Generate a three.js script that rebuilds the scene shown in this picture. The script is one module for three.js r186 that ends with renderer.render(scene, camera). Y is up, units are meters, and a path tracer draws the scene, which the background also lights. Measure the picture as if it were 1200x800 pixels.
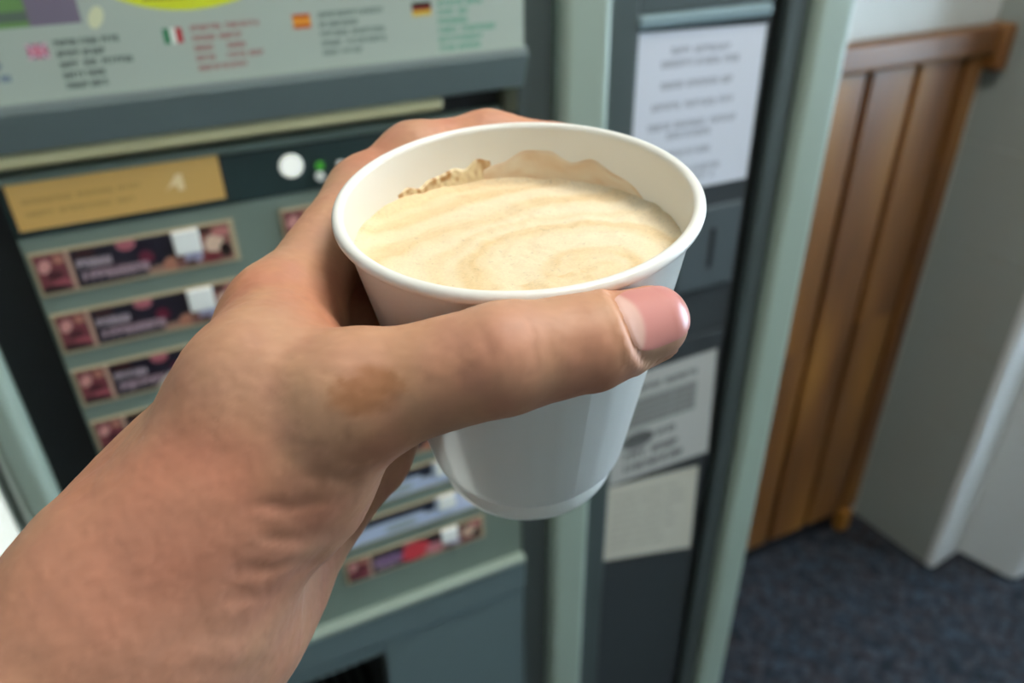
import * as THREE from 'three';
import { RoundedBoxGeometry } from 'three/addons/geometries/RoundedBoxGeometry.js';
import { mergeGeometries } from 'three/addons/utils/BufferGeometryUtils.js';
import { RectAreaLightUniformsLib } from 'three/addons/lights/RectAreaLightUniformsLib.js';

// ---------------------------------------------------------------- camera, sky, lights, exposure
const scene = new THREE.Scene();
const camera = new THREE.PerspectiveCamera(47.32, 1.5, 0.01, 60);
camera.position.set(0, 1.6, 0.54);
camera.quaternion.setFromRotationMatrix(new THREE.Matrix4().makeBasis(
  new THREE.Vector3(0.90213, -0.01552, 0.43119), new THREE.Vector3(0.23833, 0.85098, -0.468), new THREE.Vector3(-0.35967, 0.52496, 0.7714)));
camera.focus = 0.136;
camera.userData.fStop = 14;
scene.add(camera);

const renderer = new THREE.WebGLRenderer({ antialias: true });
renderer.toneMapping = THREE.LinearToneMapping;
renderer.toneMappingExposure = 1.0;
renderer.shadowMap.enabled = true;

scene.background = new THREE.Color().setRGB(8.8, 11.8, 14.6);      // overcast daylight outside the windows
RectAreaLightUniformsLib.init();
const ROOM = { x0: -1.9, x1: 2.4, z0: -0.53, z1: 2.9, h: 2.55 };
const CEILING_LIGHTS = [[0.5, 0.5]];  // x, z of the ceiling panels
const PANEL_POWER = 12.5;
const PANEL_COLOR = new THREE.Color().setRGB(1.0, 0.955, 0.86);

// ---------------------------------------------------------------- helpers
function rng(seed) { let a = seed >>> 0; return () => { a = (a + 0x6d2b79f5) | 0; let t = Math.imul(a ^ (a >>> 15), 1 | a); t = (t + Math.imul(t ^ (t >>> 7), 61 | t)) ^ t; return ((t ^ (t >>> 14)) >>> 0) / 4294967296; }; }
const V = (x, y, z) => new THREE.Vector3(x, y, z);
const clamp = (x, a = 0, b = 1) => Math.min(b, Math.max(a, x));
const smooth = (a, b, x) => { const t = clamp((x - a) / (b - a)); return t * t * (3 - 2 * t); };
function hash3(x, y, z) { let h = Math.imul(x, 374761393) + Math.imul(y, 668265263) + Math.imul(z, 2147483647 - 1274126177); h = Math.imul(h ^ (h >>> 13), 1274126177); return ((h ^ (h >>> 16)) >>> 0) / 4294967296; }
function noise3(x, y, z) {
  const i = Math.floor(x), j = Math.floor(y), k = Math.floor(z), f = (t) => t * t * (3 - 2 * t), u = f(x - i), v = f(y - j), w = f(z - k), L = (a, b, t) => a + (b - a) * t;
  return L(L(L(hash3(i, j, k), hash3(i + 1, j, k), u), L(hash3(i, j + 1, k), hash3(i + 1, j + 1, k), u), v), L(L(hash3(i, j, k + 1), hash3(i + 1, j, k + 1), u), L(hash3(i, j + 1, k + 1), hash3(i + 1, j + 1, k + 1), u), v), w);
}
const names = {};
function numbered(n) { const k = names[n] = (names[n] ?? -1) + 1; return k ? n + '_' + String(k).padStart(3, '0') : n; }
function mesh(name, geo, mat, parent = scene) {
  const m = new THREE.Mesh(geo, mat); m.name = parent === scene ? numbered(name) : name; m.castShadow = m.receiveShadow = true; parent.add(m); return m;
}
function group(name, label, category, pos = [0, 0, 0], grp) {
  const g = new THREE.Group(); g.name = numbered(name); g.position.set(...pos); g.userData = { label, category }; if (grp) g.userData.group = grp; scene.add(g); return g;
}
function tag(o, label, category, grp) { o.userData.label = label; o.userData.category = category; if (grp) o.userData.group = grp; return o; }
function struct(name, geo, mat, label, category) { const m = mesh(name, geo, mat); m.userData.kind = 'structure'; if (label) { m.userData.label = label; m.userData.category = category; } return m; }
const std = (color, roughness = 0.6, more = {}) => new THREE.MeshPhysicalMaterial({ color, roughness, ...more });
// box from its two corners, with rounded edges
function box(x0, x1, y0, y1, z0, z1, r = 0.0015, seg = 2) {
  const w = x1 - x0, h = y1 - y0, d = z1 - z0, g = r > 0 ? new RoundedBoxGeometry(w, h, d, seg, Math.min(r, w / 2.01, h / 2.01, d / 2.01)) : new THREE.BoxGeometry(w, h, d);
  g.translate((x0 + x1) / 2, (y0 + y1) / 2, (z0 + z1) / 2); return g;
}
// uv in metres over two axes of a geometry
function uvPlane(g, a, b, ox = 0, oy = 0) {
  const p = g.attributes.position, uv = new Float32Array(p.count * 2), get = { x: (i) => p.getX(i), y: (i) => p.getY(i), z: (i) => p.getZ(i) };
  for (let i = 0; i < p.count; i++) { uv[2 * i] = get[a](i) + ox; uv[2 * i + 1] = get[b](i) + oy; }
  g.setAttribute('uv', new THREE.BufferAttribute(uv, 2)); return g;
}
function canvas(w, h, draw) { const c = document.createElement('canvas'); c.width = w; c.height = h; draw(c.getContext('2d'), w, h); const t = new THREE.CanvasTexture(c); t.colorSpace = THREE.SRGBColorSpace; t.magFilter = THREE.LinearFilter; return t; }
function data(w, h, fn, srgb = true) {
  const a = new Uint8Array(w * h * 4);
  for (let y = 0; y < h; y++) for (let x = 0; x < w; x++) { const c = fn(x, y), o = (y * w + x) * 4; a[o] = c[0]; a[o + 1] = c[1]; a[o + 2] = c[2]; a[o + 3] = 255; }
  const t = new THREE.DataTexture(a, w, h); t.wrapS = t.wrapT = THREE.RepeatWrapping; t.magFilter = THREE.LinearFilter; t.minFilter = THREE.LinearMipmapLinearFilter; t.generateMipmaps = true; if (srgb) t.colorSpace = THREE.SRGBColorSpace; t.needsUpdate = true; return t;
}
// print too small to read: words made of letter-like strokes
function words(c, x, y, widths, h, color, rnd) {
  c.fillStyle = color;
  for (const w of widths) {
    if (w < 0) { x -= w; continue; }
    let s = 0; const lw = h * 0.62;
    while (s < w - lw * 0.6) {
      const k = Math.floor(rnd() * 5), t = h * 0.2;
      c.fillRect(x + s, y, t, h);
      if (k !== 1) c.fillRect(x + s + lw * 0.62, y, t * 0.9, h * (k === 3 ? 0.55 : 1));
      if (k !== 4) c.fillRect(x + s, y, lw * 0.8, t * 0.8);
      if (k !== 0) c.fillRect(x + s, y + h * 0.42, lw * 0.8, t * 0.8);
      if (k === 2 || k === 4) c.fillRect(x + s, y + h - t * 0.8, lw * 0.8, t * 0.8);
      s += lw * 1.12;
    }
    x += w + h * 0.5;
  }
}

// ---------------------------------------------------------------- the room
const carpetMap = data(1024, 1024, (() => { const r = rng(5); return (x, y) => {
  const n = noise3(x / 28, y / 28, 3.3), m = noise3(x / 10, y / 10, 9.1), k = noise3(x / 40, y / 40, 21), v = 0.75 + 0.9 * (n - 0.35) + 0.6 * (m - 0.5) + 0.3 * (r() - 0.5);
  return [clamp(54 * v + 18 * (k - 0.5), 0, 255), clamp(57 * v, 0, 255), clamp(64 * v + 8 * (0.5 - k), 0, 255)];
}; })());
carpetMap.repeat.set(2.2, 2.2);
const carpetBump = data(512, 512, (() => { const r = rng(6); return (x, y) => { const v = 120 + 110 * noise3(x / 3, y / 3, 1) * r(); return [v, v, v]; }; })(), false);
carpetBump.repeat.set(6, 6);
const M = {
  carpet: std(0xffffff, 0.97, { map: carpetMap, bumpMap: carpetBump, bumpScale: 0.003 }),
  wall: std(0xdcdcd6, 0.8), paint: std(0xa6aaa2, 0.5, { clearcoat: 0.15, clearcoatRoughness: 0.4 }), ceiling: std(0xe4e2da, 0.9),
};
const T = 0.12;
struct('floor', uvPlane(box(ROOM.x0 - T, ROOM.x1 + T, -T, 0, ROOM.z0 - T, ROOM.z1 + T, 0), 'x', 'z'), M.carpet, 'dark blue flecked carpet floor', 'floor');
struct('ceiling', box(ROOM.x0 - T, ROOM.x1 + T, ROOM.h, ROOM.h + T, ROOM.z0 - T, ROOM.z1 + T, 0), M.ceiling, 'plain white ceiling', 'ceiling');
struct('wall_back', box(ROOM.x0 - T, ROOM.x1 + T, 0, ROOM.h, ROOM.z0 - T, ROOM.z0, 0), M.wall, 'white painted wall behind the drinks machine', 'wall');
struct('wall_left', box(ROOM.x0 - T, ROOM.x0, 0, ROOM.h, ROOM.z0, ROOM.z1, 0), M.wall, 'plain white side wall', 'wall');
function wallWithWindow(name, n, axis, at, a0, a1, w0, w1, sill, head, out) {       // four slabs around an opening, with frame and pane
  const slab = (p, q, y0, y1) => axis === 'z' ? box(p, q, y0, y1, Math.min(at, at + out), Math.max(at, at + out), 0) : box(Math.min(at, at + out), Math.max(at, at + out), y0, y1, p, q, 0);
  struct(name, mergeGeometries([slab(a0, w0, 0, ROOM.h), slab(w1, a1, 0, ROOM.h), slab(w0, w1, 0, sill), slab(w0, w1, head, ROOM.h)]), M.wall, 'white wall with a wide window', 'wall');
  const f = new THREE.Group(); f.name = 'window_' + n; f.userData = { kind: 'structure', label: 'white framed window', category: 'window' }; scene.add(f);
  const b = (p, q, y0, y1, d0, d1) => axis === 'z' ? box(p, q, y0, y1, at + d0, at + d1, 0) : box(at + d0, at + d1, y0, y1, p, q, 0);
  const t = 0.05;
  for (const g of [b(w0, w1, sill, sill + t, 0.03, 0.09), b(w0, w1, head - t, head, 0.03, 0.09), b(w0, w0 + t, sill, head, 0.03, 0.09), b(w1 - t, w1, sill, head, 0.03, 0.09), b((w0 + w1) / 2 - t / 2, (w0 + w1) / 2 + t / 2, sill, head, 0.03, 0.09)])
    mesh('window_frame', g, std(0xeeeeea, 0.4), f);
  const glass = new THREE.MeshPhysicalMaterial({ color: 0xffffff, roughness: 0, transmission: 1, thickness: 0, ior: 1.45 });
  mesh('pane', b(w0 + t, (w0 + w1) / 2 - t / 2, sill + t, head - t, 0.058, 0.062), glass, f); mesh('pane', b((w0 + w1) / 2 + t / 2, w1 - t, sill + t, head - t, 0.058, 0.062), glass, f);
}
struct('wall_front', box(ROOM.x0 - T, ROOM.x1 + T, 0, ROOM.h, ROOM.z1, ROOM.z1 + T, 0), M.wall, 'plain white wall facing the machines', 'wall');
wallWithWindow('wall_right', 1, 'x', ROOM.x1, ROOM.z0, ROOM.z1, -0.05, 1.1, 0.85, 2.2, T);

// painted block pier at the right, stepping out in rounded nibs
function planShape(pts) {                                   // [x, z, radius]
  const s = new THREE.Shape(), n = pts.length;
  pts.forEach(([x, z, r], i) => {
    const a = V(pts[(i + n - 1) % n][0], -pts[(i + n - 1) % n][1], 0), b = V(pts[(i + 1) % n][0], -pts[(i + 1) % n][1], 0), p = V(x, -z, 0);
    if (!r) { i ? s.lineTo(p.x, p.y) : s.moveTo(p.x, p.y); return; }
    const u = a.sub(p).normalize().multiplyScalar(r).add(p), w = b.sub(p).normalize().multiplyScalar(r).add(p);
    i ? s.lineTo(u.x, u.y) : s.moveTo(u.x, u.y); s.quadraticCurveTo(p.x, p.y, w.x, w.y);
  });
  s.closePath(); return s;
}
function pillar(shape, y0, y1) { const g = new THREE.ExtrudeGeometry(shape, { depth: y1 - y0 - 0.006, bevelEnabled: true, bevelSize: 0.0025, bevelThickness: 0.003, bevelOffset: -0.0025, bevelSegments: 2, curveSegments: 10 }); g.rotateX(-Math.PI / 2); g.translate(0, y0 + 0.003, 0); return g; }
{
  const pier = new THREE.Group(); pier.name = 'wall_pier'; pier.userData = { kind: 'structure', label: 'grey painted block pier with rounded corner beside the wooden panel', category: 'wall' }; scene.add(pier);
  const p1 = planShape([[1.5655, -0.528, 0], [1.5865, -0.305, 0.004], [1.6994, -0.305, 0], [1.6994, -0.528, 0]]);
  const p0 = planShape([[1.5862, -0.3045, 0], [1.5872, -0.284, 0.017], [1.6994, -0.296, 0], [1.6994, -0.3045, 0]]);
  const p2 = planShape([[1.701, -0.528, 0], [1.701, -0.305, 0], [1.7433, -0.165, 0.02], [1.86, -0.165, 0.012], [1.86, -0.528, 0]]);
  for (let y = -0.045; y < ROOM.h; y += 0.225) {
    const y0 = Math.max(0, y), y1 = Math.min(ROOM.h, y + 0.225);
    if (y1 - y0 < 0.02) continue;
    mesh('block', pillar(p1, y0, y1), M.paint, pier);
  }
  mesh('daylit_front_strip', pillar(p0, 0, ROOM.h), std(0xefefec, 0.35), pier);  // white strip puts the daylight on the pier front into its colour
  const jamb = new THREE.Group(); jamb.name = 'wall_nib'; jamb.userData = { kind: 'structure', label: 'white painted splayed wall nib beside the grey block pier', category: 'wall' }; scene.add(jamb);
  mesh('splayed_face', pillar(p2, 0, ROOM.h), std(0xe6e6e3, 0.45), jamb);
}

// ceiling panels
for (const [x, z] of CEILING_LIGHTS) {
  const g = group('ceiling_light', 'square fluorescent ceiling panel above the machine', 'lamp', [x, ROOM.h, z]);
  mesh('frame', mergeGeometries([box(-0.31, 0.31, -0.03, 0, -0.31, -0.285, 0), box(-0.31, 0.31, -0.03, 0, 0.285, 0.31, 0), box(-0.31, -0.285, -0.03, 0, -0.285, 0.285, 0), box(0.285, 0.31, -0.03, 0, -0.285, 0.285, 0)]), std(0xf0f0ee, 0.5), g);
  mesh('diffuser', box(-0.285, 0.285, -0.02, -0.012, -0.285, 0.285, 0), new THREE.MeshStandardMaterial({ color: 0xffffff, emissive: PANEL_COLOR, emissiveIntensity: 2 }), g);
  const l = new THREE.RectAreaLight(PANEL_COLOR, PANEL_POWER, 0.56, 0.56); l.position.set(x, ROOM.h - 0.024, z); l.lookAt(x, 0, z); scene.add(l);
}

// ---------------------------------------------------------------- wooden panel against the back wall
{
  const woodMap = data(256, 1024, (x, y) => {
    const w = noise3(x / 40, y / 400, 2) * 2, g = Math.sin((x / 256) * 46 + w * 5 + noise3(x / 14, y / 160, 7) * 4) * 0.5 + 0.5, f = noise3(x / 1.5, y / 50, 11), k = noise3(x / 60, y / 220, 30), v = 0.86 + 0.05 * g + 0.1 * (f - 0.5) + 0.35 * (k - 0.5);
    return [clamp(146 * v, 0, 255), clamp(92 * v * (0.96 + 0.1 * k), 0, 255), clamp(42 * v, 0, 255)];
  });
  const wood = std(0xffffff, 0.42, { map: woodMap, clearcoat: 0.25, clearcoatRoughness: 0.3 });
  woodMap.repeat.set(3.2, 0.8);
  const g = group('wooden_panel', 'varnished brown tongue and groove panel standing against the white wall', 'panel');
  const zf = -0.4993, xs = [0.707, 0.8335, 0.96, 1.087, 1.2145, 1.34, 1.4695, 1.53];
  for (let i = 0; i < xs.length - 1; i++) {                 // planks with a wide shadowed joint between them
    const b = box(xs[i] + 0.0075, xs[i + 1] - 0.0075, 0.07, 1.268, zf - 0.018, zf, 0.005, 3);
    mesh('plank', uvPlane(b, 'x', 'y', i * 0.37, i * 0.61), wood, g);
  }
  mesh('backing_board', uvPlane(box(0.707, 1.53, 0.07, 1.268, zf - 0.027, zf - 0.014, 0), 'x', 'y', 0.2, 0.1), std(0x3a1f0f, 0.7), g);
  mesh('shade_strip', box(0.707, 1.53, 0, 0.072, zf - 0.028, zf - 0.02, 0), std(0x15181f, 0.8), g);  // dark strip holds the shade under the panel, no real board
  mesh('top_rail', uvPlane(box(0.70, 1.553, 1.264, 1.318, zf - 0.026, zf + 0.016, 0.012, 4), 'y', 'x', 0.1, 0.3), wood, g);
  mesh('end_stile', uvPlane(box(1.522, 1.5555, 1.232, 1.322, zf - 0.022, zf + 0.03, 0.012, 4), 'x', 'y', 0.9, 0.4), wood, g);
  mesh('foot', uvPlane(box(1.468, 1.505, 0, 0.074, zf - 0.02, zf + 0.012, 0.008, 3), 'x', 'y', 0.5, 0.2), std(0xa8702c, 0.5), g);
  mesh('foot', uvPlane(box(0.74, 0.78, 0, 0.074, zf - 0.02, zf + 0.012, 0.008, 3), 'x', 'y', 0.5, 0.2), std(0xa8702c, 0.5), g);
}

// ---------------------------------------------------------------- the vending machine
const mc = {
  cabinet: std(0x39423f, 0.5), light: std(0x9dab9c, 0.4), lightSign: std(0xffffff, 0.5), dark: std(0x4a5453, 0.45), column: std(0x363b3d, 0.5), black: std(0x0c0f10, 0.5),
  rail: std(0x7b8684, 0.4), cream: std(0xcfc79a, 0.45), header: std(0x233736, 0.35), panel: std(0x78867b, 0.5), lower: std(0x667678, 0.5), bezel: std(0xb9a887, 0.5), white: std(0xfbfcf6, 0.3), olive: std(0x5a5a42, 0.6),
};
const vm = group('coffee_vending_machine', 'grey hot drinks vending machine with rows of selection labels', 'vending machine');
mesh('cabinet', mergeGeometries([box(-0.148, 0.584, 0.03, 1.83, -0.5, -0.24, 0.004), box(-0.148, 0.584, 0.892, 1.83, -0.24, -0.012, 0.002), box(-0.148, 0.584, 0.03, 0.699, -0.24, -0.012, 0.002), box(-0.148, -0.0905, 0.699, 0.892, -0.24, -0.012, 0.001), box(0.0975, 0.584, 0.699, 0.892, -0.24, -0.012, 0.001)]), mc.cabinet, vm);
for (const [x, z] of [[-0.12, -0.05], [0.54, -0.05], [-0.12, -0.45], [0.54, -0.45]]) { const f = new THREE.CylinderGeometry(0.02, 0.024, 0.031, 20); f.translate(x, 0.0155, z); mesh('foot', f, mc.black, vm); }
for (const [x0, x1] of [[-0.148, -0.1225], [0.2905, 0.3365], [0.537, 0.584]]) mesh('post', box(x0, x1, 0.04, 1.82, -0.014, 0.012, 0.009, 5), mc.light, vm);
mesh('channel', box(-0.1225, -0.0895, 0.04, 1.82, -0.014, -0.004, 0.001), mc.black, vm);  // black puts the shade of this recess into the colour
mesh('channel', box(0.2605, 0.2905, 0.04, 1.82, -0.014, 0.0, 0.002), mc.dark, vm);
// sign panel
{
  const sx0 = -0.0895, sx1 = 0.259, sy0 = 1.486, sy1 = 1.8, W = 2048, H = Math.round(2048 * (sy1 - sy0) / (sx1 - sx0)), rnd = rng(31);
  const X = (x) => (x - sx0) / (sx1 - sx0) * W, Y = (y) => (sy1 - y) / (sy1 - sy0) * H, S = W / (sx1 - sx0);
  const print = canvas(W, H, (c) => {
    c.fillStyle = '#b4bfb2'; c.fillRect(0, 0, W, H);
    c.fillStyle = '#7d7283'; c.fillRect(0, 0, X(-0.018), Y(1.5255)); c.fillStyle = '#6f9757'; c.fillRect(0, 0, X(-0.044), Y(1.5255)); c.fillStyle = '#5f6f62'; c.fillRect(0, Y(1.5335), X(-0.044), 30);
    c.fillStyle = '#dfe0b8'; c.beginPath(); c.ellipse(X(-0.0105), Y(1.5275), 22, 38, 0.5, 0, 7); c.fill();
    c.fillStyle = '#dde52e'; c.beginPath(); c.ellipse(X(0.042), Y(1.560), 0.058 * S, 0.0325 * S, 0, 0, 7); c.fill();
    c.fillStyle = '#a9a32a'; c.fillRect(X(0.016), Y(1.536), 0.03 * S, 12);
    const flag = (x, y, w, h, cols, upright) => cols.forEach((k, i) => { c.fillStyle = k[0]; const a = k[1], b = k[2]; upright ? c.fillRect(X(x) + a * w * S, Y(y), (b - a) * w * S, h * S) : c.fillRect(X(x), Y(y) + a * h * S, w * S, (b - a) * h * S); });
    // union flag
    { const x = X(-0.0495), y = Y(1.5165), w = 0.0105 * S, h = 0.0078 * S; c.fillStyle = '#8b4a72'; c.fillRect(x, y, w, h); c.strokeStyle = '#e4b8c4'; c.lineWidth = 9; c.beginPath(); c.moveTo(x, y); c.lineTo(x + w, y + h); c.moveTo(x + w, y); c.lineTo(x, y + h); c.stroke(); c.fillStyle = '#f0d0d6'; c.fillRect(x + w * 0.4, y, w * 0.2, h); c.fillRect(x, y + h * 0.36, w, h * 0.28); c.fillStyle = '#d0305c'; c.fillRect(x + w * 0.45, y, w * 0.1, h); c.fillRect(x, y + h * 0.42, w, h * 0.16); }
    flag(0.0225, 1.5185, 0.0105, 0.0085, [['#1c7a4c', 0, 0.34], ['#eef2e6', 0.34, 0.66], ['#b8222c', 0.66, 1]], true);
    flag(0.0985, 1.520, 0.0112, 0.0085, [['#c8501e', 0, 0.25], ['#ee9a28', 0.25, 0.75], ['#c8501e', 0.75, 1]]);
    flag(0.177, 1.521, 0.0135, 0.0085, [['#231a10', 0, 0.34], ['#8e2412', 0.34, 0.62], ['#d8b43a', 0.62, 1]]);
    const block = (x, y, pitch, h, color, lines) => lines.forEach((l, i) => words(c, X(x), Y(y - i * pitch), l.map((k) => k * S), h * S, color, rnd));
    block(-0.0352, 1.5175, 0.0058, 0.0034, '#3b4a43', [[0.0115, 0.0095, 0.010], [0.0115, 0.0115], [0.0105, 0.008, 0.0165], [0.011, 0.0105], [0.011, 0.0095]]);
    block(0.0381, 1.519, 0.0057, 0.0032, '#a35c58', [[0.0185, 0.021], [0.014, 0.0125], [0.0115, -0.006, 0.012], [0.0115, -0.005, 0.0115, 0.009], [0.0125, 0.0165]]);
    block(0.115, 1.520, 0.0057, 0.0032, '#5b6a62', [[0.0235, 0.0175], [0.004, 0.021], [0.0185, 0.022], [0.0145, 0.026], [0.011, 0.013]]);
    block(0.195, 1.5265, 0.0057, 0.0034, '#4f9c7c', [[0.018, 0.016], [0.019, 0.013], [0.013, 0.008], [0.022], [0.015, 0.026], [0.009, 0.022], [0.012, 0.017]]);
    block(-0.0885, 1.508, 0.0062, 0.0036, '#56688c', [[0.026], [0.028], [0.012]]);
  });
  const door = mesh('sign_door', box(sx0, sx1, sy0 - 0.002, 1.82, -0.012, 0.0138, 0.003), mc.light, vm);
  const face = new THREE.PlaneGeometry(sx1 - sx0 - 0.001, sy1 - sy0); face.translate((sx0 + sx1) / 2, (sy0 + sy1) / 2 + 0.001, 0.0148);
  const sheet = mesh('printed_sheet', face, std(0xffffff, 0.45, { map: print, clearcoat: 0.2 }), door); sheet.userData.label = 'pale green instruction sheet with flags and text';
  // sloping rail under the sign
  const s = new THREE.Shape([[-0.012, 0.03], [0.019, 0.0275], [0.0195, 0.0235], [0.011, 0.001], [0.006, -0.001], [-0.012, -0.001]].map(([z, y]) => new THREE.Vector2(z, y)));
  const rail = new THREE.ExtrudeGeometry(s, { depth: sx1 + 0.001 - sx0, bevelEnabled: true, bevelSize: 0.0006, bevelThickness: 0.0006, bevelSegments: 2 }); rail.rotateY(-Math.PI / 2); rail.scale(1, 1, 1); rail.translate(sx1, 1.4585, 0);
  mesh('sloping_rail', rail, mc.rail, vm);
}
mesh('ledge_highlight', box(-0.0895, 0.197, 1.4482, 1.4575, -0.012, 0.009, 0.003), mc.cream, vm);  // cream colour paints the ceiling light caught along this ledge
mesh('hinge_block', box(0.2475, 0.2595, 1.4375, 1.4565, -0.012, 0.001, 0.001), mc.olive, vm);
mesh('gap_shade', box(0.198, 0.2465, 1.4405, 1.4565, -0.012, -0.006, 0.0005), mc.black, vm);  // black fill painted for the shade inside the opening
mesh('bead', box(-0.0895, 0.2465, 1.4365, 1.4425, -0.012, 0.001, 0.002), mc.panel, vm);
mesh('header_strip', box(-0.0895, 0.2595, 1.4025, 1.436, -0.012, 0.0, 0.001), mc.header, vm);
mesh('selection_panel', box(-0.0895, 0.2595, 0.9625, 1.402, -0.012, -0.001, 0.001), mc.panel, vm);
{
  const rnd = rng(77), amber = canvas(512, 128, (c, w, h) => {
    c.fillStyle = '#c9a15c'; c.fillRect(0, 0, w, h);
    words(c, 26, 44, [120, 90, 60], 14, '#a88748', rnd); words(c, 26, 78, [70, 130, 50], 14, '#a88748', rnd);
    c.fillStyle = '#e8d3a4'; c.beginPath(); c.moveTo(360, 86); c.lineTo(398, 36); c.lineTo(412, 38); c.lineTo(412, 82); c.lineTo(396, 84); c.lineTo(394, 66); c.lineTo(374, 72); c.fill();
  });
  const d = mesh('display', box(-0.0875, 0.0405, 1.4068, 1.4385, -0.008, 0.0008, 0.001), mc.black, vm);
  const f = new THREE.PlaneGeometry(0.1245, 0.0302); f.translate(-0.0236, 1.4226, 0.0012);
  mesh('screen', f, new THREE.MeshPhysicalMaterial({ color: 0xffffff, map: amber, roughness: 0.3, emissive: 0xffffff, emissiveMap: amber, emissiveIntensity: 0.12 }), d).userData.label = 'amber backlit display strip';
  const disc = (r, x, y, h, m, n, p = vm) => { const g = new THREE.CylinderGeometry(r * 0.9, r, h, 32); g.rotateX(Math.PI / 2); g.translate(x, y, h / 2); return mesh(n, g, m, p); };
  disc(0.0083, 0.0852, 1.4222, 0.002, new THREE.MeshStandardMaterial({ color: 0xf6f8ee, roughness: 0.3, emissive: 0xf6f8ee, emissiveIntensity: 0.4 }), 'round_button');
  disc(0.0033, 0.1048, 1.4192, 0.0015, new THREE.MeshStandardMaterial({ color: 0x3f8a2a, emissive: 0x4cc030, emissiveIntensity: 0.25, roughness: 0.3 }), 'lamp_or_glint');
  disc(0.0034, 0.1038, 1.4118, 0.002, mc.white, 'lamp_or_glint'); disc(0.003, 0.1195, 1.418, 0.002, mc.white, 'lamp_or_glint');  // first white disc is a painted reflection dot by the green lamp
}
// selection labels
{
  const card = (seed, kind) => canvas(512, 118, (c, w, h) => {
    const r = rng(seed), blob = (x, y, a, b, k, t = 0) => { c.fillStyle = k; c.beginPath(); c.ellipse(x, y, a, b, t, 0, 7); c.fill(); };
    c.fillStyle = '#1b1626'; c.fillRect(0, 0, w, h);
    if (kind === 2) {                                     // blue and white card
      c.fillStyle = '#c3d0e6'; c.fillRect(0, 0, w, h); c.fillStyle = '#1a2338'; c.fillRect(60, 0, 270, 40); c.fillRect(300, 0, 40, 60); blob(210, 84, 60, 24, '#a9b4b6'); blob(430, 60, 80, 40, '#d3dcf2'); return;
    }
    c.fillStyle = '#7a3b40'; c.fillRect(0, 0, 74, h); blob(22, 36, 15, 22, '#d89a92', 0.4); blob(40, 66, 20, 14, '#4a1622'); blob(54, 92, 24, 12, '#a3525a'); blob(60, 20, 14, 14, '#b87a68'); blob(30, 112, 40, 14, '#2a1418');
    c.fillStyle = '#c09a86'; c.fillRect(76, 0, 13, h);
    c.fillStyle = '#3a1a1c'; c.fillRect(100, 4, 50, 24); blob(232, 10, 26, 20, '#b0606a'); blob(276, 62, 20, 22, '#6a1c34'); blob(300, 110, 30, 14, '#a8806c'); blob(180, 72, 60, 10, '#3c2230');
    words(c, 100, 34, [96], 26, '#cdb9bf', r); words(c, 106, 74, [168], 28, '#c6a8b0', r);
    blob(344, 100, 30, 26, '#b57a62'); c.fillStyle = '#8a5a50'; c.fillRect(352, 0, 160, h); blob(400, 88, 26, 24, '#b9b2cc'); blob(392, 108, 16, 10, '#4a2422'); blob(464, 58, 26, 30, '#e2c2a8', 0.4); blob(452, 100, 26, 16, '#7a2e34'); blob(492, 84, 16, 24, '#1c0f0c'); blob(488, 24, 26, 16, '#c47a74'); blob(436, 12, 28, 10, '#35191a');
    if (kind === 1) { c.fillStyle = '#d9c9b8'; c.beginPath(); c.moveTo(200, h); c.quadraticCurveTo(290, 20, 512, 4); c.lineTo(512, h); c.fill(); }
    if (kind === 3) { blob(250, 62, 60, 50, '#d8424a', -0.3); blob(150, 60, 60, 24, '#8a6a92'); blob(330, 80, 40, 30, '#d88a92'); }
  });
  const mats = [card(1, 0), card(2, 1), card(3, 2), card(4, 3)].map((t) => std(0xffffff, 0.4, { map: t, clearcoat: 0.3, clearcoatRoughness: 0.3 }));
  for (let col = 0; col < 2; col++) for (let k = 0; k < 9; k++) {
    const x0 = col ? 0.0715 : -0.0872, x1 = col ? 0.2165 : 0.0395, y1 = 1.3918 - 0.0444 * k, y0 = y1 - 0.031;
    const b = mesh('selection_button', box(x0, x1, y0, y1, -0.006, 0.0006, 0.0006), mc.bezel, vm);
    const kind = !col ? (k === 2 ? 1 : 0) : (k === 8 ? 3 : k === 7 || k === 6 ? 2 : 0);
    const f = new THREE.PlaneGeometry(x1 - x0 - 0.006, y1 - y0 - 0.0045); f.translate((x0 + x1) / 2 - 0.0008, (y0 + y1) / 2 + 0.0005, 0.001);
    mesh('label_card', f, mats[kind], b);
    if (kind !== 1) { const q = x0 + (x1 - x0) * 0.675; mesh('push_key', box(q, q + 0.0175, y1 - 0.0185, y1 - 0.0015, 0.0, 0.0035, 0.0012, 3), mc.white, b); }
  }
}
// lower front
mesh('ledge', box(-0.0895, 0.2595, 0.9565, 0.9635, -0.012, 0.010, 0.002), mc.light, vm);  // pale colour paints a highlight line along the ledge
mesh('lower_rail', box(-0.0895, 0.2595, 0.912, 0.9565, -0.012, 0.006, 0.003), mc.lower, vm);
mesh('lower_door', mergeGeometries([box(0.0965, 0.2595, 0.06, 0.9085, -0.012, 0.002, 0.002), box(-0.0895, 0.0965, 0.06, 0.70, -0.012, 0.002, 0.002), box(-0.0895, 0.0965, 0.891, 0.9085, -0.012, 0.002, 0.002)]), mc.lower, vm);
mesh('cup_bay', mergeGeometries([box(-0.09, 0.097, 0.7, 0.703, -0.236, -0.002, 0), box(-0.09, 0.097, 0.888, 0.891, -0.236, -0.002, 0), box(-0.09, -0.087, 0.703, 0.888, -0.236, -0.002, 0), box(0.094, 0.097, 0.703, 0.888, -0.236, -0.002, 0), box(-0.087, 0.094, 0.703, 0.888, -0.236, -0.232, 0)]), std(0x2e3334, 0.5), vm);
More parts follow.
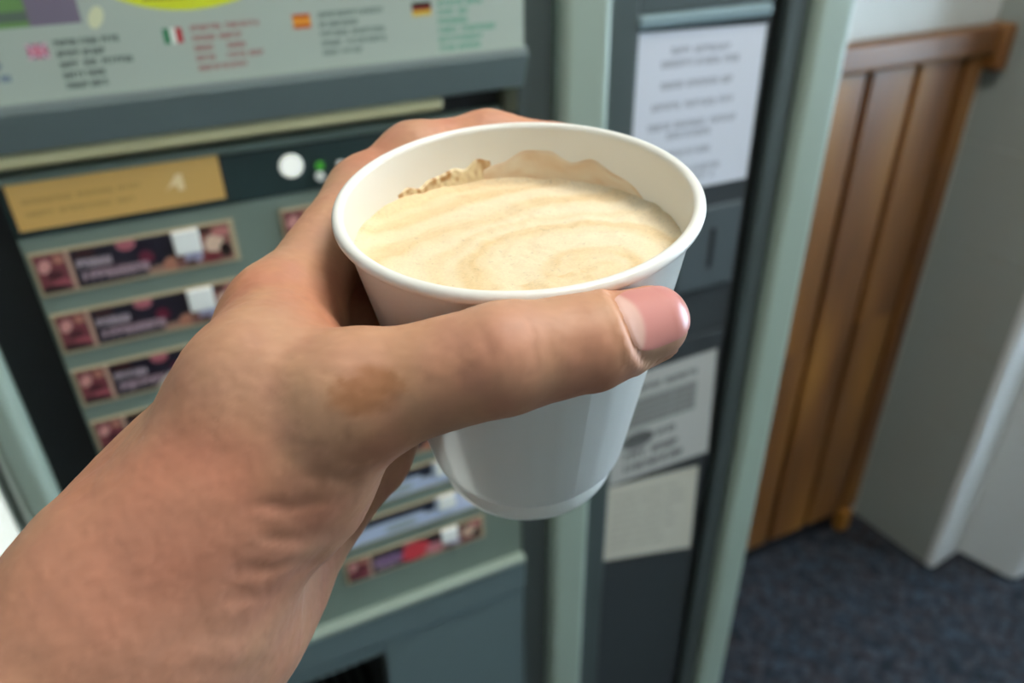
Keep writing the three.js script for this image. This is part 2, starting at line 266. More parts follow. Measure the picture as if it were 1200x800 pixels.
mesh('drip_grille', mergeGeometries(Array.from({ length: 12 }, (_, k) => box(-0.085 + k * 0.0148, -0.077 + k * 0.0148, 0.703, 0.709, -0.22, -0.01, 0))), std(0x6a7072, 0.4), vm);
// coin column
mesh('column_frame', box(0.3365, 0.3655, 0.06, 1.82, -0.014, 0.002, 0.003), mc.dark, vm);
mesh('column_frame', box(0.5125, 0.537, 0.06, 1.82, -0.014, 0.004, 0.004), mc.dark, vm);
mesh('column_gap_shade', box(0.501, 0.5125, 0.06, 1.82, -0.014, -0.008, 0.0005), mc.black, vm);  // black strip stands for the shade between column and frame
mesh('column_panel', box(0.3655, 0.501, 1.497, 1.81, -0.014, 0.001, 0.002), mc.dark, vm);
mesh('holder_bar', box(0.364, 0.4965, 1.486, 1.4965, -0.012, 0.004, 0.003), std(0x8ba1a6, 0.25), vm);
mesh('column_panel', box(0.3655, 0.501, 1.181, 1.4855, -0.014, -0.002, 0.002), mc.column, vm);
mesh('column_panel', box(0.3655, 0.501, 0.06, 1.179, -0.014, -0.002, 0.002), mc.column, vm);
{
  const plate = mesh('coin_plate', box(0.428, 0.4965, 1.236, 1.322, -0.006, 0.0015, 0.002), std(0x525b5e, 0.4), vm);
  mesh('coin_slot', box(0.4620, 0.4676, 1.258, 1.300, -0.001, 0.0019, 0.0006), mc.black, plate);
  mesh('plate_seam', box(0.429, 0.4955, 1.2345, 1.2355, -0.004, 0.0002, 0), mc.black, plate);
}
// notices on the coin column
function notice(name, label, quad, tex, rough = 0.7) {      // quad: top-left, top-right, bottom-right, bottom-left
  const n = 6, pos = [], uv = [], idx = [], t = 0.0003;
  for (const z of [0, -t]) for (let j = 0; j <= n; j++) for (let i = 0; i <= n; i++) {
    const a = i / n, b = j / n, p = [0, 1].map((k) => (quad[0][k] * (1 - a) + quad[1][k] * a) * (1 - b) + (quad[3][k] * (1 - a) + quad[2][k] * a) * b);
    pos.push(p[0], p[1], 0.0004 + z + 0.0008 * a * b); uv.push(a, 1 - b);
  }
  const N = (n + 1) * (n + 1);
  for (let j = 0; j < n; j++) for (let i = 0; i < n; i++) { const a = j * (n + 1) + i, b = a + 1, c = a + n + 1, d = c + 1; idx.push(a, c, b, b, c, d, N + a, N + b, N + c, N + b, N + d, N + c); }
  const g = new THREE.BufferGeometry(); g.setAttribute('position', new THREE.Float32BufferAttribute(pos, 3)); g.setAttribute('uv', new THREE.Float32BufferAttribute(uv, 2)); g.setIndex(idx); g.computeVertexNormals();
  return tag(mesh(name, g, std(0xffffff, rough, { map: tex, side: THREE.DoubleSide })), label, 'notice');
}
{
  const r = rng(9);
  const t1 = canvas(520, 560, (c, w, h) => {
    c.fillStyle = '#dcdfe8'; c.fillRect(0, 0, w, h);
    const rows = [[52, 130, 250, 24], [92, 95, 320, 24], [162, 100, 300, 24], [232, 70, 340, 24], [300, 60, 370, 24], [336, 140, 190, 24], [402, 115, 220, 22], [470, 110, 280, 22], [502, 180, 190, 22]];
    for (const [y, x, ww, hh] of rows) { let q = x; const l = []; while (q < x + ww) { const k = 60 + r() * 110; l.push(Math.min(k, x + ww - q)); q += k + 12; } words(c, x, y, l, hh, '#9a9ca6', r); }
  });
  notice('notice_sheet', 'white printed notice in the holder above the coin slot', [[0.3662, 1.4838], [0.4945, 1.4797], [0.4955, 1.3445], [0.3662, 1.3445]], t1, 0.35);
  const t2 = canvas(440, 480, (c, w, h) => {
    c.fillStyle = '#b9b7b0'; c.fillRect(0, 0, w, h);
    words(c, 90, 56, [110, 150], 26, '#4a4a48', r); c.fillStyle = '#8f8e89'; c.fillRect(40, 110, 320, 130);
    for (let i = 0; i < 5; i++) words(c, 46, 118 + i * 26, [130, 70, 90], 16, '#75746f', r);
    c.fillStyle = '#6c6c69'; c.beginPath(); c.ellipse(110, 300, 70, 40, 0, 0, 7); c.fill(); words(c, 60, 280, [120, 80], 30, '#444442', r); words(c, 60, 350, [100, 120], 34, '#333331', r); words(c, 60, 410, [180, 80], 34, '#3a3a38', r);
  });
  notice('notice_sheet', 'grey notice with dark print below the coin slot', [[0.366, 1.154], [0.4915, 1.157], [0.4985, 1.0145], [0.366, 1.014]], t2);
  const t3 = canvas(440, 440, (c, w, h) => { c.fillStyle = '#c9c3b2'; c.fillRect(0, 0, w, h); for (let i = 0; i < 8; i++) words(c, 40, 60 + i * 42, [90 + r() * 60, 60 + r() * 60, 50 + r() * 50], 18, '#aaa394', r); });
  notice('notice_sheet', 'small cream notice pasted crooked at the foot of the coin column', [[0.3618, 1.0125], [0.4885, 0.9966], [0.4935, 0.8617], [0.3605, 0.8984]], t3);
}

// added cabinet whose glowing front stands for a bright patch at the left
{
  const g = group('added_glow_cabinet', 'added cabinet with a glowing white front beside the coffee machine', 'light_helper', [-0.466, 0, 0]);
  mesh('cabinet', mergeGeometries([box(-0.32, 0.315, 0.03, 1.75, -0.5, -0.05, 0.004), box(0.309, 0.315, 0.03, 1.75, -0.05, 0.0, 0.002), box(-0.32, -0.29, 0.03, 1.75, -0.05, 0, 0.002), box(-0.29, 0.309, 1.25, 1.75, -0.05, 0, 0.002), box(-0.29, 0.309, 0.03, 0.1, -0.05, 0, 0.002)]), std(0x8c948c, 0.5), g);
  mesh('added_glow_panel', box(-0.289, 0.308, 0.101, 1.249, -0.045, -0.006, 0.002), new THREE.MeshStandardMaterial({ color: 0xf4f8f2, roughness: 0.5, emissive: 0xeef6ee, emissiveIntensity: 0.8 }), g);
  for (const [x, z] of [[-0.28, -0.06], [0.28, -0.06], [-0.28, -0.45], [0.28, -0.45]]) { const f = new THREE.CylinderGeometry(0.02, 0.024, 0.031, 20); f.translate(x, 0.0155, z); mesh('foot', f, mc.black, g); }
  const l = new THREE.RectAreaLight(0xeef6ee, 0.8, 0.58, 1.13); l.position.set(-0.456, 0.675, -0.003); l.lookAt(-0.456, 0.675, 1); scene.add(l);  // added light to go with the glowing front
}

// ---------------------------------------------------------------- the cup and its coffee
const CUP = { at: V(0.0635, 1.5442, 0.4076), up: V(-0.0667, 0.9945, 0.0808).normalize() };
const cupQ = new THREE.Quaternion().setFromUnitVectors(V(0, 1, 0), CUP.up);
const cupR = (h) => h < 0.004 ? 0.0347 : h < 0.066 ? 0.0347 - (h - 0.004) * (0.0347 - 0.0237) / 0.062 : 0.0237 - (h - 0.066) * 0.25;   // outer radius, h below the rim
{
  const g = group('drinking_cup', 'white plastic cup of frothy coffee held in the hand', 'cup', CUP.at.toArray()); g.quaternion.copy(cupQ);
  const white = std(0xf1f0ea, 0.32, { clearcoat: 0.2, clearcoatRoughness: 0.2 });
  const P = [], H = 0.0745, wall = 0.0006;
  const flute = (p) => p;
  P.push([0, -H + 0.004], [0.015, -H + 0.0036], [0.0188, -H + 0.002], [0.0194, -H], [0.0205, -H - 0.0002], [0.0213, -H + 0.0012], [0.0214, -H + 0.003], [0.0204, -H + 0.0040], [0.0205, -H + 0.0046], [0.0218, -H + 0.0058]);
  for (let h = 0.066; h > 0.005; h -= 0.002) P.push([cupR(h), -h]);
  P.push([0.0347, -0.0042], [0.0349, -0.0032]);
  for (let a = -100; a <= 180; a += 20) P.push([0.03545 + 0.00125 * Math.cos(a * Math.PI / 180), -0.0013 + 0.0013 * Math.sin(a * Math.PI / 180)]);
  for (let h = 0.005; h < 0.067; h += 0.004) P.push([cupR(h) - wall, -h]);
  P.push([0.021, -H + 0.0066], [0, -H + 0.0066]);
  const lathe = new THREE.LatheGeometry(P.map(([x, y]) => new THREE.Vector2(Math.max(x, 0), y)), 160);
  const p = lathe.attributes.position;
  for (let i = 0; i < p.count; i++) { const x = p.getX(i), y = p.getY(i), z = p.getZ(i), r = Math.hypot(x, z); if (y < -0.008 && y > -0.0672 && r > 0.02) { const a = Math.atan2(z, x), e = smooth(-0.008, -0.016, y) * smooth(-0.0672, -0.064, y), k = 1 + e * 0.00008 / r * Math.pow(0.5 + 0.5 * Math.cos(a * 32), 3); p.setX(i, x * k); p.setZ(i, z * k); } }
  lathe.computeVertexNormals();
  mesh('cup_body', lathe, white, g);
}
{
  const g = group('coffee', 'creamy coffee with swirled foam filling the white cup', 'coffee', CUP.at.toArray());
  const inv = cupQ.clone().invert(), H0 = 0.0102;
  // distance from the axis at which a level plane meets the inner wall, for a direction
  const reach = (a, drop) => { let r = 0.03; for (let i = 0; i < 12; i++) { const q = V(Math.cos(a) * r, -drop, Math.sin(a) * r).applyQuaternion(inv), R = cupR(-q.y) - 0.0004, rr = Math.hypot(q.x, q.z); r *= R / rr; } return r; };
  const foamMap = data(1024, 1024, (px, py) => {
    const x = px / 512 - 1, y = py / 512 - 1, r = Math.hypot(x, y), a = Math.atan2(y, x);
    const fx = x - 0.12, fy = y + 0.5, fr = Math.hypot(fx, fy * 1.15), fa = Math.atan2(fy, fx), warp = noise3(x * 2.1 + 7, y * 2.1 + 2, 1), w2 = noise3(x * 6, y * 6, 31), q = fr * 11 + fa * 0.35 + warp * 4.2 + w2 * 0.8;
    const s1 = noise3(q, 4.2 + warp * 2, 3), s2 = noise3(q * 2.7, Math.cos(fa) * 2, Math.sin(fa) * 2 + 5), fine = noise3(px / 5, py / 5, 2), dots = noise3(px / 8, py / 8, 12) > 0.9 ? 0.07 : 0, pale = noise3(x * 1.6 + 3, y * 1.6, 17);
    const brown = clamp(0.55 * smooth(0.2, 0.85, s1) * (0.35 + 0.65 * s2) + 0.45 * (0.5 - pale) + 0.16);
    const k = 1 - 0.05 * (fine - 0.5) - dots;
    return [clamp((243 - 22 * brown) * k, 0, 255), clamp((228 - 42 * brown) * k, 0, 255), clamp((200 - 70 * brown) * k, 0, 255)];
  });
  const pos = [], uv = [], idx = [], NR = 40, NA = 128;
  for (let j = 0; j <= NR; j++) for (let i = 0; i <= NA; i++) {
    const a = i / NA * Math.PI * 2, t = j / NR, R = reach(a, H0), r = R * t, x = Math.cos(a) * r, z = Math.sin(a) * r;
    const y = -H0 + 0.0012 * smooth(0.93, 1, t) + 0.0007 * (noise3(x * 260, z * 260, 3) - 0.5) + 0.0004 * (noise3(x * 800, z * 800, 5) - 0.5);
    pos.push(x, y, z); uv.push(0.5 + 0.5 * x / 0.036, 0.5 - 0.5 * z / 0.036);
    if (j < NR && i < NA) { const k = j * (NA + 1) + i; idx.push(k, k + 1, k + NA + 1, k + 1, k + NA + 2, k + NA + 1); }
  }
  const foam = new THREE.BufferGeometry(); foam.setAttribute('position', new THREE.Float32BufferAttribute(pos, 3)); foam.setAttribute('uv', new THREE.Float32BufferAttribute(uv, 2)); foam.setIndex(idx); foam.computeVertexNormals();
  mesh('foam', foam, std(0xffffff, 0.55, { map: foamMap, side: THREE.DoubleSide }), g);
  const L = new THREE.LatheGeometry([[0, -0.066], [0.021, -0.066], [cupR(0.02) - 0.0009, -0.02], [0, -0.02]].map(([x, y]) => new THREE.Vector2(x, y)), 64); L.applyQuaternion(cupQ);
  mesh('liquid', L, std(0x6b4126, 0.3), g);
  // what the foam left on the wall: a tan film and a brown crust along its upper edge
  const film = (a0, a1, top, colorOf, thick, lump, N = 90, Mv = 16) => {
    const ps = [], cs = [], ix = [];
    for (let j = 0; j <= Mv; j++) for (let i = 0; i <= N; i++) {
      const u = i / N, a = a0 + (a1 - a0) * u, dir = V(Math.cos(a), 0, Math.sin(a)), R = reach(a, H0), low = V(dir.x * R, -H0 - 0.0006, dir.z * R).applyQuaternion(inv), ang = Math.atan2(low.z, low.x), hLow = -low.y, hTop = hLow - top(u) * 1, h = hLow + (hTop - hLow) * j / Mv;
      const th = thick * Math.min(1, 4 * Math.min(u, 1 - u)) * (j === Mv || i === 0 || i === N ? -0.3 : 1) * (1 + lump * (noise3(Math.cos(a) * 30, h * 900, Math.sin(a) * 30) - 0.4)), r = cupR(h) - 0.0006 - th, q = V(Math.cos(ang) * r, -h, Math.sin(ang) * r).applyQuaternion(cupQ);
      ps.push(q.x, q.y, q.z); const c = new THREE.Color(colorOf(u, j / Mv, a, h)); cs.push(c.r, c.g, c.b);
      if (j < Mv && i < N) { const k = j * (N + 1) + i; ix.push(k, k + 1, k + N + 1, k + 1, k + N + 2, k + N + 1); }
    }
    const q = new THREE.BufferGeometry(); q.setAttribute('position', new THREE.Float32BufferAttribute(ps, 3)); q.setAttribute('color', new THREE.Float32BufferAttribute(cs, 3)); q.setIndex(ix); q.computeVertexNormals(); return q;
  };
  const vc = std(0xffffff, 0.6, { vertexColors: true, side: THREE.DoubleSide });
  const mixc = (a, b, t) => new THREE.Color(a).lerp(new THREE.Color(b), clamp(t));
  // angles are about world up: the wall beyond the foam lies toward -z
  mesh('foam_film', film(-1.55, -0.1, (u) => 0.0074 * Math.pow(Math.sin(Math.PI * clamp(u * 0.93 + 0.05)), 0.7) * (0.8 + 0.4 * noise3(u * 9, 2, 2)), (u, v, a, h) => mixc(0xf1e2ca, 0xe8cba8, noise3(u * 14, v * 5, 1) * 1.2), 0.0003, 0.6), vc, g);
  mesh('foam_crust', film(-2.05, -1.3, (u) => 0.0026 + 0.0026 * smooth(0.3, 0.95, u) + 0.0018 * noise3(u * 8, 5, 5), (u, v) => mixc(0xefdcb4, 0xb98a56, (noise3(u * 26, v * 4, 9) - 0.3) * 1.6 * smooth(0.15, 0.7, v)), 0.0005, 0.9, 140, 18), vc, g);
}

// ---------------------------------------------------------------- the hand
{
  const J = {
    forearmRadial: [-0.1804, 1.4008, 0.4812], forearmUlnar: [-0.1594, 1.3841, 0.4830], wristRadial: [-0.0191, 1.4928, 0.4271], wristUlnar: [-0.0105, 1.4763, 0.4249],
    thumbRoot: [-0.0048, 1.5056, 0.4277], thumbKnuckle: [0.0198, 1.5249, 0.4338], thumbJoint: [0.0426, 1.5329, 0.4454], thumbTip: [0.0689, 1.5330, 0.4470],
    thenar: [0.0100, 1.5070, 0.4284], indexRoot: [-0.0118, 1.4949, 0.4116], indexKnuckle: [0.0156, 1.5231, 0.3987], indexTip: [0.0935, 1.5383, 0.3741],
    web: [0.0081, 1.5212, 0.4204], webEdge: [0.0147, 1.5253, 0.4136], middleRoot: [-0.0103, 1.4856, 0.4108], middleKnuckle: [0.0192, 1.5083, 0.3948],
    middleJoint: [0.0539, 1.5186, 0.3606], middleMid: [0.0863, 1.5183, 0.3681], middleTip: [0.1013, 1.5159, 0.3852], ringRoot: [-0.0070, 1.4797, 0.4138],
    ringKnuckle: [0.0246, 1.4921, 0.3928], ringJoint: [0.0566, 1.5000, 0.3635], ringMid: [0.0860, 1.4996, 0.3703], ringTip: [0.0999, 1.4976, 0.3853],
    littleRoot: [-0.0036, 1.4736, 0.4169], littleKnuckle: [0.0306, 1.4772, 0.3915], littleJoint: [0.0582, 1.4852, 0.3666], littleMid: [0.0838, 1.4851, 0.3721],
    littleTip: [0.0952, 1.4835, 0.3830], thumbDistal: [0.0566, 1.5334, 0.4481], indexJoint: [0.0432, 1.5329, 0.3666], indexBend: [0.0574, 1.5387, 0.3635],
    indexMid: [0.0760, 1.5401, 0.3651], wristMiddle: [-0.0165, 1.4901, 0.4289], forearmMiddle: [-0.1688, 1.3948, 0.4869],
  };
  const cap = (a, b, ra, rb) => { const A = J[a], B = J[b], d = [B[0] - A[0], B[1] - A[1], B[2] - A[2]]; return { A, d, l: d[0] ** 2 + d[1] ** 2 + d[2] ** 2, ra, dr: rb - ra }; };
  const dist = (c, x, y, z) => { const px = x - c.A[0], py = y - c.A[1], pz = z - c.A[2], t = c.l ? clamp((px * c.d[0] + py * c.d[1] + pz * c.d[2]) / c.l) : 0, qx = px - c.d[0] * t, qy = py - c.d[1] * t, qz = pz - c.d[2] * t; return Math.sqrt(qx * qx + qy * qy + qz * qz) - c.ra - c.dr * t; };
  const smin = (a, b, k) => { const h = Math.max(k - Math.abs(a - b), 0) / k; return Math.min(a, b) - h * h * k * 0.25; };
  const palm = [
    cap('forearmRadial', 'wristRadial', 0.031, 0.0182), cap('forearmUlnar', 'wristUlnar', 0.031, 0.0155),
    cap('wristRadial', 'thumbRoot', 0.0182, 0.0140), cap('forearmMiddle', 'wristMiddle', 0.031, 0.0160), cap('wristMiddle', 'thenar', 0.0160, 0.0105), cap('wristRadial', 'indexRoot', 0.017, 0.0135), cap('wristUlnar', 'littleRoot', 0.0155, 0.013),
    cap('thumbRoot', 'thumbKnuckle', 0.0132, 0.0098), cap('thenar', 'thumbKnuckle', 0.0105, 0.007),
    cap('indexRoot', 'indexKnuckle', 0.0130, 0.0095), cap('middleRoot', 'middleKnuckle', 0.0125, 0.0105), cap('ringRoot', 'ringKnuckle', 0.0125, 0.010), cap('littleRoot', 'littleKnuckle', 0.0125, 0.0092),
    cap('web', 'webEdge', 0.0108, 0.0055), cap('indexRoot', 'web', 0.0125, 0.0108), cap('thumbRoot', 'web', 0.0120, 0.0108), cap('web', 'indexKnuckle', 0.0102, 0.0088),
  ];
  const thumb = [cap('thumbKnuckle', 'thumbJoint', 0.0100, 0.0088), cap('thumbJoint', 'thumbDistal', 0.0088, 0.0080), cap('thumbDistal', 'thumbTip', 0.0080, 0.0068)];
  const fingers = ['index', 'middle', 'ring', 'little'].map((n, i) => { const s = [1, 1, 0.95, 0.85][i]; return i ? [cap(n + 'Knuckle', n + 'Joint', 0.0102 * s, 0.0088 * s), cap(n + 'Joint', n + 'Mid', 0.0085 * s, 0.0076 * s), cap(n + 'Mid', n + 'Tip', 0.0076 * s, 0.0066 * s)]
    : [cap('indexKnuckle', 'indexJoint', 0.0095, 0.0086), cap('indexJoint', 'indexBend', 0.0086, 0.0084), cap('indexBend', 'indexMid', 0.0084, 0.0076), cap('indexMid', 'indexTip', 0.0076, 0.0066)]; });
  // creases: polylines near the surface, read across the direction the surface faces there
  const N1 = V(-0.0824, 0.6584, 0.7482).normalize();
  const crease = (depth, width, pts) => ({ depth, width, pts: pts.map((p) => V(...p)) });
  const creases = [
    crease(0.00035, 0.0011, [[0.0003, 1.5131, 0.4372], [0.0067, 1.5122, 0.4408], [0.0149, 1.5134, 0.4439]]),
    crease(0.00035, 0.0011, [[0.0001, 1.5083, 0.4404], [0.0066, 1.5078, 0.4438], [0.0122, 1.5094, 0.4453]]),
    crease(0.00032, 0.0011, [[-0.0044, 1.5044, 0.4409], [0.0010, 1.5039, 0.4439], [0.0072, 1.5051, 0.4459]]),
    crease(0.00028, 0.0011, [[0.0080, 1.5166, 0.4384], [0.0150, 1.5160, 0.4421], [0.0183, 1.5166, 0.4432]]),
    crease(0.0002, 0.0011, [[-0.0074, 1.5002, 0.4424], [-0.0019, 1.5001, 0.4451], [0.0028, 1.5012, 0.4465]]),
    crease(0.0007, 0.0022, [[0.0183, 1.5138, 0.4452], [0.0100, 1.5069, 0.4460], [0.0018, 1.5000, 0.4469], [-0.0075, 1.4926, 0.4476]]),
    crease(0.0002, 0.0009, [[0.0390, 1.5389, 0.4416], [0.0383, 1.5349, 0.4440], [0.0385, 1.5309, 0.4468]]),
    crease(0.00015, 0.0008, [[0.0478, 1.5391, 0.4456], [0.0472, 1.5348, 0.4482], [0.0465, 1.5313, 0.4502]]),
    crease(0.0002, 0.0006, [[0.0457, 1.5396, 0.4443], [0.0452, 1.5354, 0.4469], [0.0439, 1.5308, 0.4494]]),
  ];
  for (const c of creases) { c.flat = c.pts.map((p) => p.clone().addScaledVector(N1, -p.dot(N1))); c.near = c.pts[0].dot(N1); c.box = new THREE.Box3().setFromPoints(c.flat).expandByScalar(c.width * 3); }
  const flat = V(0, 0, 0), ab = V(0, 0, 0), ap = V(0, 0, 0);
  // nail frame on the last thumb bone
  const tipA = V(...J.thumbDistal), tipB = V(...J.thumbTip), axis = tipB.clone().sub(tipA), tipL = axis.length(); axis.normalize();
  const nUp = V(-0.36, 0.68, 0.62); nUp.addScaledVector(axis, -nUp.dot(axis)).normalize(); const nSide = axis.clone().cross(nUp).normalize();
  const NAIL = { s0: tipL * 0.22, s1: tipL + 0.0056, w: 0.0067 };
  const nailEdge = (u, v) => Math.pow(Math.pow(Math.abs(u), 3) + Math.pow(Math.abs(v), 3), 1 / 3);      // 1 on the outline
  function field(x, y, z) {
    let d = 1;
    for (const c of palm) d = smin(d, dist(c, x, y, z), 0.010);
    let t = smin(dist(thumb[0], x, y, z), dist(thumb[1], x, y, z), 0.002); t = smin(t, dist(thumb[2], x, y, z), 0.001);
    d = smin(d, t, 0.005);
    let fd = 1;
    for (const f of fingers) { let e = 1; for (const c of f) e = smin(e, dist(c, x, y, z), 0.004); fd = smin(fd, e, 0.0015); }
    d = smin(d, fd, 0.005);
    return d;
  }
  function detail(x, y, z) {
    let o = 0; flat.set(x, y, z); const w = flat.dot(N1); flat.addScaledVector(N1, -w);
    for (const c of creases) {
      if (Math.abs(w - c.near) > 0.02 || !c.box.containsPoint(flat)) continue;
      let best = 1, along = 0; const n = c.flat.length - 1;
      for (let i = 0; i < n; i++) { ab.subVectors(c.flat[i + 1], c.flat[i]); ap.subVectors(flat, c.flat[i]); const t = clamp(ap.dot(ab) / ab.lengthSq()), l = ap.addScaledVector(ab, -t).length(); if (l < best) { best = l; along = (i + t) / n; } }
      o += (1 - smooth(0.01, 0.02, Math.abs(w - c.near))) * c.depth * Math.sin(Math.PI * along) * Math.exp(-((best / c.width) ** 2));
    }
    const px = x - tipA.x, py = y - tipA.y, pz = z - tipA.z, s = px * axis.x + py * axis.y + pz * axis.z;
    if (s > -0.02 && s < 0.03) {
      const up = px * nUp.x + py * nUp.y + pz * nUp.z, sd = px * nSide.x + py * nSide.y + pz * nSide.z;
      if (up > 0 && up < 0.02) { const e = nailEdge((sd) / NAIL.w, (s - (NAIL.s0 + NAIL.s1) / 2) / ((NAIL.s1 - NAIL.s0) / 2)); o += 0.0003 * Math.exp(-(((e - 1.0) / 0.09) ** 2)) - 0.00035 * Math.exp(-(((e - 1.22) / 0.13) ** 2)); if (e < 1) o += 0.0002; }
    }
    o += 0.00025 * (noise3(x * 260, y * 260, z * 260) - 0.5) + 0.00012 * (noise3(x * 800, y * 800, z * 800) - 0.5);
    return o;
  }
  const full = (x, y, z) => field(x, y, z) + detail(x, y, z);
  // surface nets on the blocks that the surface crosses
  const cell = 0.0009, B = 8, lo = [-0.225, 1.345, 0.345], n = [0, 1, 2].map((k) => Math.ceil(([0.115, 1.56, 0.52][k] - lo[k]) / (cell * B)));
  const nx = n[0] * B + 2, ny = n[1] * B + 2, key = (i, j, k) => ((k + 1) * (ny + 1) + j + 1) * (nx + 1) + i + 1;
  const cells = new Map(), pos = [], edges = [], val = new Float32Array(9 * 9 * 9), at = (i, j, k) => val[(k * 9 + j) * 9 + i], half = cell * B * 0.5 * 1.7321 + 0.002;
  for (let bk = 0; bk < n[2]; bk++) for (let bj = 0; bj < n[1]; bj++) for (let bi = 0; bi < n[0]; bi++) {
    const ox = lo[0] + bi * B * cell, oy = lo[1] + bj * B * cell, oz = lo[2] + bk * B * cell;
    if (Math.abs(field(ox + 4 * cell, oy + 4 * cell, oz + 4 * cell)) > half * 1.25) continue;
    for (let k = 0; k < 9; k++) for (let j = 0; j < 9; j++) for (let i = 0; i < 9; i++) val[(k * 9 + j) * 9 + i] = field(ox + i * cell, oy + j * cell, oz + k * cell);
    for (let k = 0; k < 8; k++) for (let j = 0; j < 8; j++) for (let i = 0; i < 8; i++) {
      let sx = 0, sy = 0, sz = 0, m = 0;
      for (let e = 0; e < 12; e++) {
        const ax = e >> 2, p = e & 1, q = (e >> 1) & 1, a = ax === 0 ? [0, p, q] : ax === 1 ? [p, 0, q] : [p, q, 0], b = a.slice(); b[ax] = 1;
        const va = at(i + a[0], j + a[1], k + a[2]), vb = at(i + b[0], j + b[1], k + b[2]);
        if (va < 0 !== vb < 0) { const t = va / (va - vb); sx += a[0] + (b[0] - a[0]) * t; sy += a[1] + (b[1] - a[1]) * t; sz += a[2] + (b[2] - a[2]) * t; m++; }
      }
      if (m) { cells.set(key(bi * B + i, bj * B + j, bk * B + k), pos.length / 3); pos.push(ox + (i + sx / m) * cell, oy + (j + sy / m) * cell, oz + (k + sz / m) * cell); }
      const v0 = at(i, j, k), g = [bi * B + i, bj * B + j, bk * B + k];
      if (v0 < 0 !== at(i + 1, j, k) < 0) edges.push([0, v0 < 0, ...g]);
      if (v0 < 0 !== at(i, j + 1, k) < 0) edges.push([1, v0 < 0, ...g]);
      if (v0 < 0 !== at(i, j, k + 1) < 0) edges.push([2, v0 < 0, ...g]);
    }
  }
  const idx = [];
  for (const [ax, inside, i, j, k] of edges) {
    const q = ax === 0 ? [[0, -1, -1], [0, 0, -1], [0, 0, 0], [0, -1, 0]] : ax === 1 ? [[-1, 0, -1], [-1, 0, 0], [0, 0, 0], [0, 0, -1]] : [[-1, -1, 0], [0, -1, 0], [0, 0, 0], [-1, 0, 0]];
    const c = q.map((o) => cells.get(key(i + o[0], j + o[1], k + o[2])));
    if (c.some((v) => v === undefined)) continue;
    inside ? idx.push(c[0], c[1], c[2], c[0], c[2], c[3]) : idx.push(c[0], c[2], c[1], c[0], c[3], c[2]);
  }
  const nor = new Float32Array(pos.length), col = new Float32Array(pos.length), E = 0.0004;
  const grad = (f, x, y, z) => { const gx = f(x + E, y, z) - f(x - E, y, z), gy = f(x, y + E, z) - f(x, y - E, z), gz = f(x, y, z + E) - f(x, y, z - E), l = Math.hypot(gx, gy, gz) || 1; return [gx / l, gy / l, gz / l]; };
  const spots = [                                           // pigment: centre, radius, colour, strength
    [[0.0418, 1.5373, 0.4479], 0.0062, [0.66, 0.27, 0.19], 0.55], [[-0.0079, 1.5095, 0.4358], 0.015, [0.60, 0.23, 0.155], 0.6], [[-0.0226, 1.5022, 0.4405], 0.018, [0.58, 0.23, 0.155], 0.55],
    [[0.0097, 1.5239, 0.4278], 0.009, [0.64, 0.28, 0.2], 0.4], [[0.0010, 1.5173, 0.4217], 0.01, [0.62, 0.27, 0.19], 0.3], [[0.078, 1.5345, 0.450], 0.009, [0.66, 0.26, 0.19], 0.5],
  ].map(([p, r, c, s]) => ({ p, r, c, s }));
  const stain = V(0.0207, 1.5326, 0.4438), stU = V(0.98, 0.02, 0.2).normalize(), stV = V(0, 1, 0);
  for (let v = 0; v < pos.length; v += 3) {
    let x = pos[v], y = pos[v + 1], z = pos[v + 2], g = grad(field, x, y, z);
    for (let it = 0; it < 2; it++) { const d = full(x, y, z); x -= d * g[0]; y -= d * g[1]; z -= d * g[2]; }
    pos[v] = x; pos[v + 1] = y; pos[v + 2] = z; g = grad(full, x, y, z); nor.set(g, v);
    // skin: blotchy pink over tan
    const a = noise3(x * 90, y * 90, z * 90), b = noise3(x * 260 + 5, y * 260, z * 260), c = noise3(x * 900, y * 900, z * 900 + 9);
    let R = 0.585 + 0.05 * (a - 0.5), G = 0.285 + 0.07 * (0.5 - a) + 0.03 * (b - 0.5), Bl = 0.170 + 0.05 * (0.5 - a);
    for (const s of spots) { const q = ((x - s.p[0]) ** 2 + (y - s.p[1]) ** 2 + (z - s.p[2]) ** 2) / (s.r * s.r), w = s.s * Math.exp(-q) * (0.6 + 0.8 * b); R += (s.c[0] - R) * w; G += (s.c[1] - G) * w; Bl += (s.c[2] - Bl) * w; }
    const k = 0.96 + 0.1 * (c - 0.5) + 0.06 * (b - 0.5); R *= k; G *= k; Bl *= k;
    const px = x - stain.x, py = y - stain.y, pz = z - stain.z, su = px * stU.x + py * stU.y + pz * stU.z, sv = py * 0.75 - pz * 0.55, sd = Math.hypot(su / 0.0055, sv / 0.0036) + 0.5 * (noise3(x * 700, y * 700, z * 700) - 0.5);
    if (Math.abs(px) < 0.012 && Math.hypot(px, py, pz) < 0.02) { const w = 0.78 * (1 - smooth(0.65, 1.2, sd)); R += (0.36 - R) * w; G += (0.145 - G) * w; Bl += (0.055 - Bl) * w; }
    col[v] = R; col[v + 1] = G; col[v + 2] = Bl;
  }
  const geo = new THREE.BufferGeometry(); geo.setAttribute('position', new THREE.Float32BufferAttribute(pos, 3)); geo.setAttribute('normal', new THREE.BufferAttribute(nor, 3)); geo.setAttribute('color', new THREE.BufferAttribute(col, 3)); geo.setIndex(idx);
  const skin = std(0xffffff, 0.55, { vertexColors: true });
  const hand = group('person', 'bare left hand and forearm gripping the white cup from the side', 'hand');
  mesh('skin', geo, skin, hand);
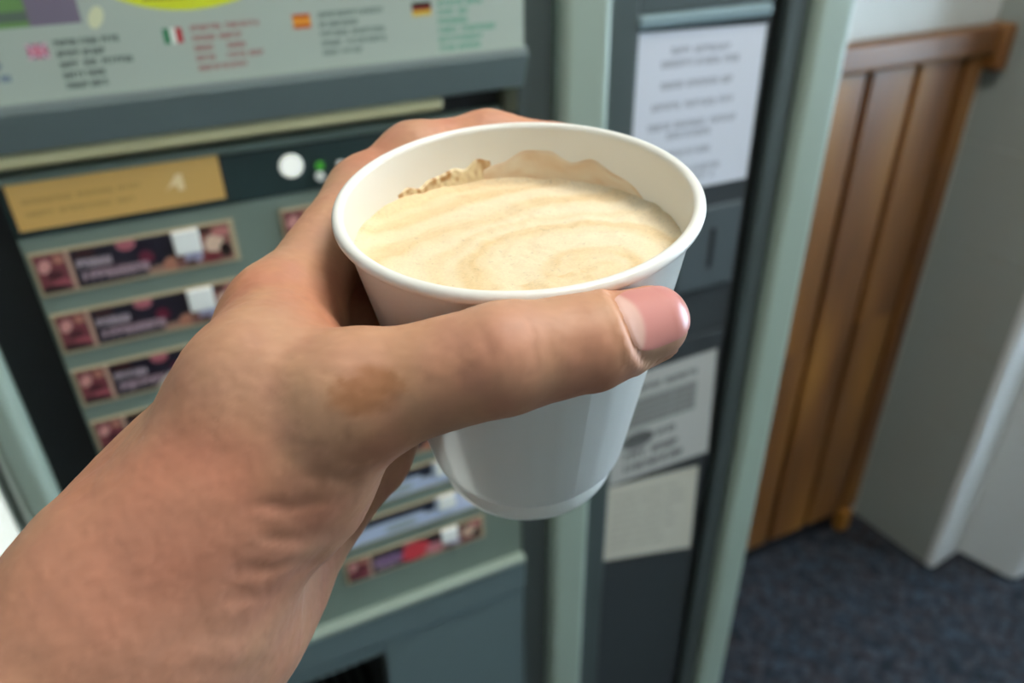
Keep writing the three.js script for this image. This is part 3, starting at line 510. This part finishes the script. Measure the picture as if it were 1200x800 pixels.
  // thumbnail
  const np = [], nn = [], nc = [], ni = [], NU = 28, NV = 36, mid = (NAIL.s0 + NAIL.s1) / 2, hl = (NAIL.s1 - NAIL.s0) / 2;
  for (let j = 0; j <= NV; j++) for (let i = 0; i <= NU; i++) {
    let u = i / NU * 2 - 1, w = j / NV * 2 - 1; const m = Math.max(Math.abs(u), Math.abs(w)), e = nailEdge(u, w); if (e > 0) { u *= m / e; w *= m / e; }
    u *= 0.985; w *= 0.985;
    const p = tipA.clone().addScaledVector(axis, mid + w * hl).addScaledVector(nSide, u * NAIL.w).addScaledVector(nUp, 0.0078 - 0.0022 * u * u - 0.0012 * Math.max(0, w) ** 3);
    let g; for (let it = 0; it < 6; it++) { g = grad(field, p.x, p.y, p.z); const d = field(p.x, p.y, p.z) - (m > 0.995 ? -0.0004 : 0.00012); p.addScaledVector(V(...g), -d * 0.8); const off = tipA.clone().addScaledVector(axis, mid + w * hl).sub(p).dot(axis); p.addScaledVector(axis, off * 0.6); }
    np.push(p.x, p.y, p.z); nn.push(...g);
    const lun = smooth(-0.46, -0.66, w + 0.25 * u * u), tipc = smooth(0.86, 0.95, w), c = [0.60, 0.235, 0.20], l = [0.68, 0.42, 0.34], tc = [0.68, 0.42, 0.32];
    nc.push(...c.map((q, k) => { let r = q + (l[k] - q) * lun * 0.9; r += (tc[k] - r) * tipc * 0.6; return r; }));
    if (j < NV && i < NU) { const k = j * (NU + 1) + i; ni.push(k, k + 1, k + NU + 1, k + 1, k + NU + 2, k + NU + 1); }
  }
  const ng = new THREE.BufferGeometry(); ng.setAttribute('position', new THREE.Float32BufferAttribute(np, 3)); ng.setAttribute('normal', new THREE.Float32BufferAttribute(nn, 3)); ng.setAttribute('color', new THREE.Float32BufferAttribute(nc, 3)); ng.setIndex(ni);
  mesh('thumbnail', ng, std(0xffffff, 0.3, { vertexColors: true, side: THREE.DoubleSide, clearcoat: 0.2, clearcoatRoughness: 0.4 }), hand).userData.label = 'pink thumbnail with a pale half moon';
}

renderer.render(scene, camera);
